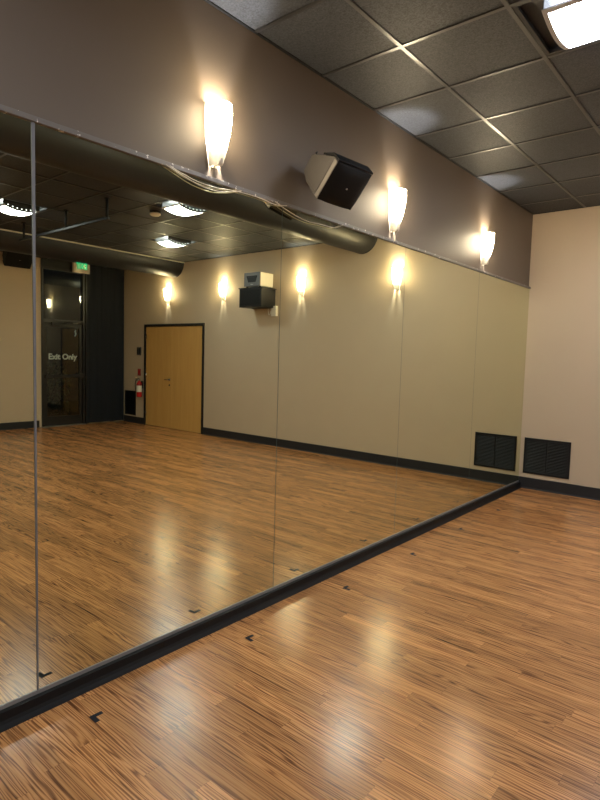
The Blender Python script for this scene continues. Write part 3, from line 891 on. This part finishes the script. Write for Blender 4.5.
t = thing('fire_extinguisher', 'red fire extinguisher with white label beside the double door', 'extinguisher', (8.00, L-0.085, 0.59))
r = 0.056
mb = MB(); mb.lathe([(0.036, 0.0), (r-0.004, 0.004), (r, 0.014), (r, 0.27), (r*0.93, 0.295), (r*0.62, 0.32), (0.022, 0.333), (0.022, 0.35)], n=28); mb.build('cylinder', M['red'], t)
mb = MB(); mb.lathe([(r+0.001, 0.11), (r+0.001, 0.245)], n=28, cap=False); mb.build('paper_label', M['white'], t)
mb = MB(); mb.lathe([(0.018, 0.35), (0.02, 0.355), (0.02, 0.385), (0.012, 0.39)], n=16); mb.build('valve', M['chrome'], t)
mb = MB(); mb.tube([(0.0, 0.015, 0.385), (0.0, -0.05, 0.40), (0.0, -0.10, 0.415)], 0.008); mb.tube([(0.0, 0.015, 0.38), (0.0, -0.05, 0.375), (0.0, -0.095, 0.365)], 0.007); mb.build('squeeze_handle', M['black'], t)
mb = MB(); mb.tube(catmull([(0.02, 0, 0.368), (0.062, -0.03, 0.36), (0.088, -0.04, 0.28), (0.085, -0.03, 0.16), (0.078, -0.025, 0.10)]), 0.008); mb.build('hose', M['black'], t)
mb = MB(); mb.lathe([(0.013, 0), (0.013, 0.006)], M=Matrix.Translation((-0.012, -0.021, 0.368)) @ Matrix.Rotation(PI/2, 4, 'X'), n=14); mb.build('gauge', M['white'], t)
mb = MB(); mb.box((-0.02, 0.050, 0.18), (0.02, 0.085, 0.34)); mb.lathe([(r+0.002, 0.255), (r+0.002, 0.268)], n=28, cap=False); mb.build('wall_bracket', M['black'], t)

# ------------------------------------------------------------------ ceiling odds and ends
t = thing('smoke_detector', 'small pale smoke detector on the ceiling beside a light', 'detector', (3.80, 4.36, H))
mb = MB(); mb.lathe([(0.05, -0.055), (0.066, -0.045), (0.068, -0.030), (0.060, -0.022)], n=28); mb.build('cover', M['white'], t)
mb = MB(); mb.lathe([(0.056, -0.024), (0.074, -0.006), (0.074, 0.0)], n=28); mb.build('mounting_base', M['black'], t)

t = thing('hanging_rail', 'thin dark rail hung on rods below the ceiling, seen in the mirror', 'rail', (0, 3.66, H))
ZR = -0.235
mb = MB(); mb.box((3.72, -0.014, ZR-0.014), (6.05, 0.014, ZR+0.014), bevel=0.003); mb.build('rail', M['rubber'], t)
for xr in (3.76, 4.72, 5.92):
    mb = MB(); mb.lathe([(0.016, ZR), (0.016, -0.002)], M=Matrix.Translation((xr, 0, 0)), n=12); mb.lathe([(0.03, -0.012), (0.03, -0.002)], M=Matrix.Translation((xr, 0, 0)), n=16)
    mb.build('hanger_rod', M['rubber'], t)

# ------------------------------------------------------------------ tape marks on the floor
tl = ['black L-shaped tape mark on the floor nearest the viewer', 'second black L-shaped tape mark along the mirror from the viewer',
      'third black L-shaped tape mark along the mirror from the viewer', 'fourth black L-shaped tape mark along the mirror from the viewer',
      'fifth black L-shaped tape mark along the mirror, toward the end wall', 'last black L-shaped tape mark near the far mirror corner']
for k in range(6):
    mb = MB()
    a, wd = 0.055, 0.020
    mb.prism([(0, 0), (a, 0), (a, wd), (wd, wd), (wd, a), (0, a)], 2, 0.0003, 0.0012)
    o = mb.build('tape_mark', M['tape'])
    o.location = (0.200, 1.185 + 0.9144*k, 0)
    o.rotation_euler = (0, 0, random.uniform(-0.12, 0.12))
    tag(o, tl[k], 'tape mark', 'tape marks along the mirror')

# ------------------------------------------------------------------ outside the glass door
mb = MB(); mb.box((W+T, 3.0, -0.16), (W+6, 9.5, -0.06))
struct('ground', mb, M['asphalt'], 'dark pavement outside the glass exit door', 'ground')
mb = MB()
rr = random.Random(3)
for k in range(1500):
    a = rr.uniform(0, 2*PI); z = rr.uniform(0, 1.35); rad = (0.62 if z < 0.9 else 0.62*math.sqrt(max(0.02, 1-((z-0.9)/0.5)**2)))*math.sqrt(rr.uniform(0.3, 1))
    c = Vector((rad*math.cos(a)*0.7, rad*math.sin(a)*1.3, z))
    e = Euler((rr.uniform(0, 6), rr.uniform(0, 6), rr.uniform(0, 6))).to_matrix()
    s = rr.uniform(0.025, 0.05)
    mb.face([c + e @ Vector(v) for v in ((-s, 0, 0), (0, -s*0.45, 0), (s, 0, 0.1*s), (0, s*0.45, 0))])
bu = thing('hedge_bush', 'dim leafy bush outside behind the glass exit door', 'bush', (W+1.7, 5.9, -0.06))
mb.build('foliage', M['leaf'], bu)
mb = MB()
for k in range(5):
    a = k*1.3
    mb.tube([(0.03*math.cos(a), 0.03*math.sin(a), 0), (0.15*math.cos(a), 0.25*math.sin(a), 0.5), (0.25*math.cos(a), 0.45*math.sin(a), 0.95)], 0.012)
mb.build('stem', M['leaf'], bu)

# ------------------------------------------------------------------ cables
cable([(0.020, 1.72, 2.445), (0.022, 1.80, 2.432), (0.022, 1.90, 2.418), (0.022, 2.02, 2.418), (0.022, 2.10, 2.428), (0.022, 2.22, 2.437), (0.022, 2.36, 2.440), (0.022, 2.48, 2.432), (0.02, 2.58, 2.444)],
      'pale cable sagging below the mirror ledge under the leftmost sconce')
cable([(0.026, 1.70, 2.444), (0.028, 1.84, 2.412), (0.028, 1.92, 2.400), (0.028, 2.02, 2.400), (0.027, 2.12, 2.420), (0.022, 2.20, 2.440)],
      'second pale cable hanging just lower under the leftmost sconce')
cable([(0.022, 2.48, 2.446), (0.026, 2.56, 2.425), (0.026, 2.70, 2.400), (0.026, 2.80, 2.395), (0.026, 2.92, 2.402), (0.026, 3.06, 2.410), (0.024, 3.16, 2.444)],
      'pale cable sagging below the mirror ledge under the tilted speaker')

# ------------------------------------------------------------------ camera
f_px, yaw, pitch, roll = 560.67, 0.69648, -0.07686, 0.02792
cp, sp_, cy_, sy_ = math.cos(pitch), math.sin(pitch), math.cos(yaw), math.sin(yaw)
fwv = Vector((-sy_*cp, cy_*cp, sp_)); rv = Vector((cy_, sy_, 0)); uv = rv.cross(fwv)
r2 = math.cos(roll)*rv + math.sin(roll)*uv; u2 = -math.sin(roll)*rv + math.cos(roll)*uv
cd = bpy.data.cameras.new('camera'); cam = bpy.data.objects.new('camera', cd); COL.objects.link(cam)
cam.matrix_world = Matrix(((r2.x, u2.x, -fwv.x, 2.305), (r2.y, u2.y, -fwv.y, 0.0), (r2.z, u2.z, -fwv.z, 1.543), (0, 0, 0, 1)))
cd.sensor_fit = 'VERTICAL'; cd.sensor_height = 24.0; cd.lens = f_px/800*24.0
cd.clip_start = 0.02
sc.camera = cam

# ------------------------------------------------------------------ world and view
wd = bpy.data.worlds.new('night'); wd.use_nodes = True; sc.world = wd
bg = wd.node_tree.nodes.get('Background')
bg.inputs[0].default_value = (0.02, 0.022, 0.028, 1); bg.inputs[1].default_value = 0.012
sc.view_settings.view_transform = 'Standard'; sc.view_settings.look = 'None'
sc.view_settings.gamma = 1.0; sc.view_settings.use_curve_mapping = False
sc.view_settings.exposure = EXPOSURE
cy = sc.cycles
cy.use_denoising = True
cy.max_bounces = 12; cy.diffuse_bounces = 5; cy.glossy_bounces = 6; cy.transparent_max_bounces = 12; cy.transmission_bounces = 6
cy.sample_clamp_indirect = 6.0
cy.caustics_reflective = True
cy.blur_glossy = 0.3
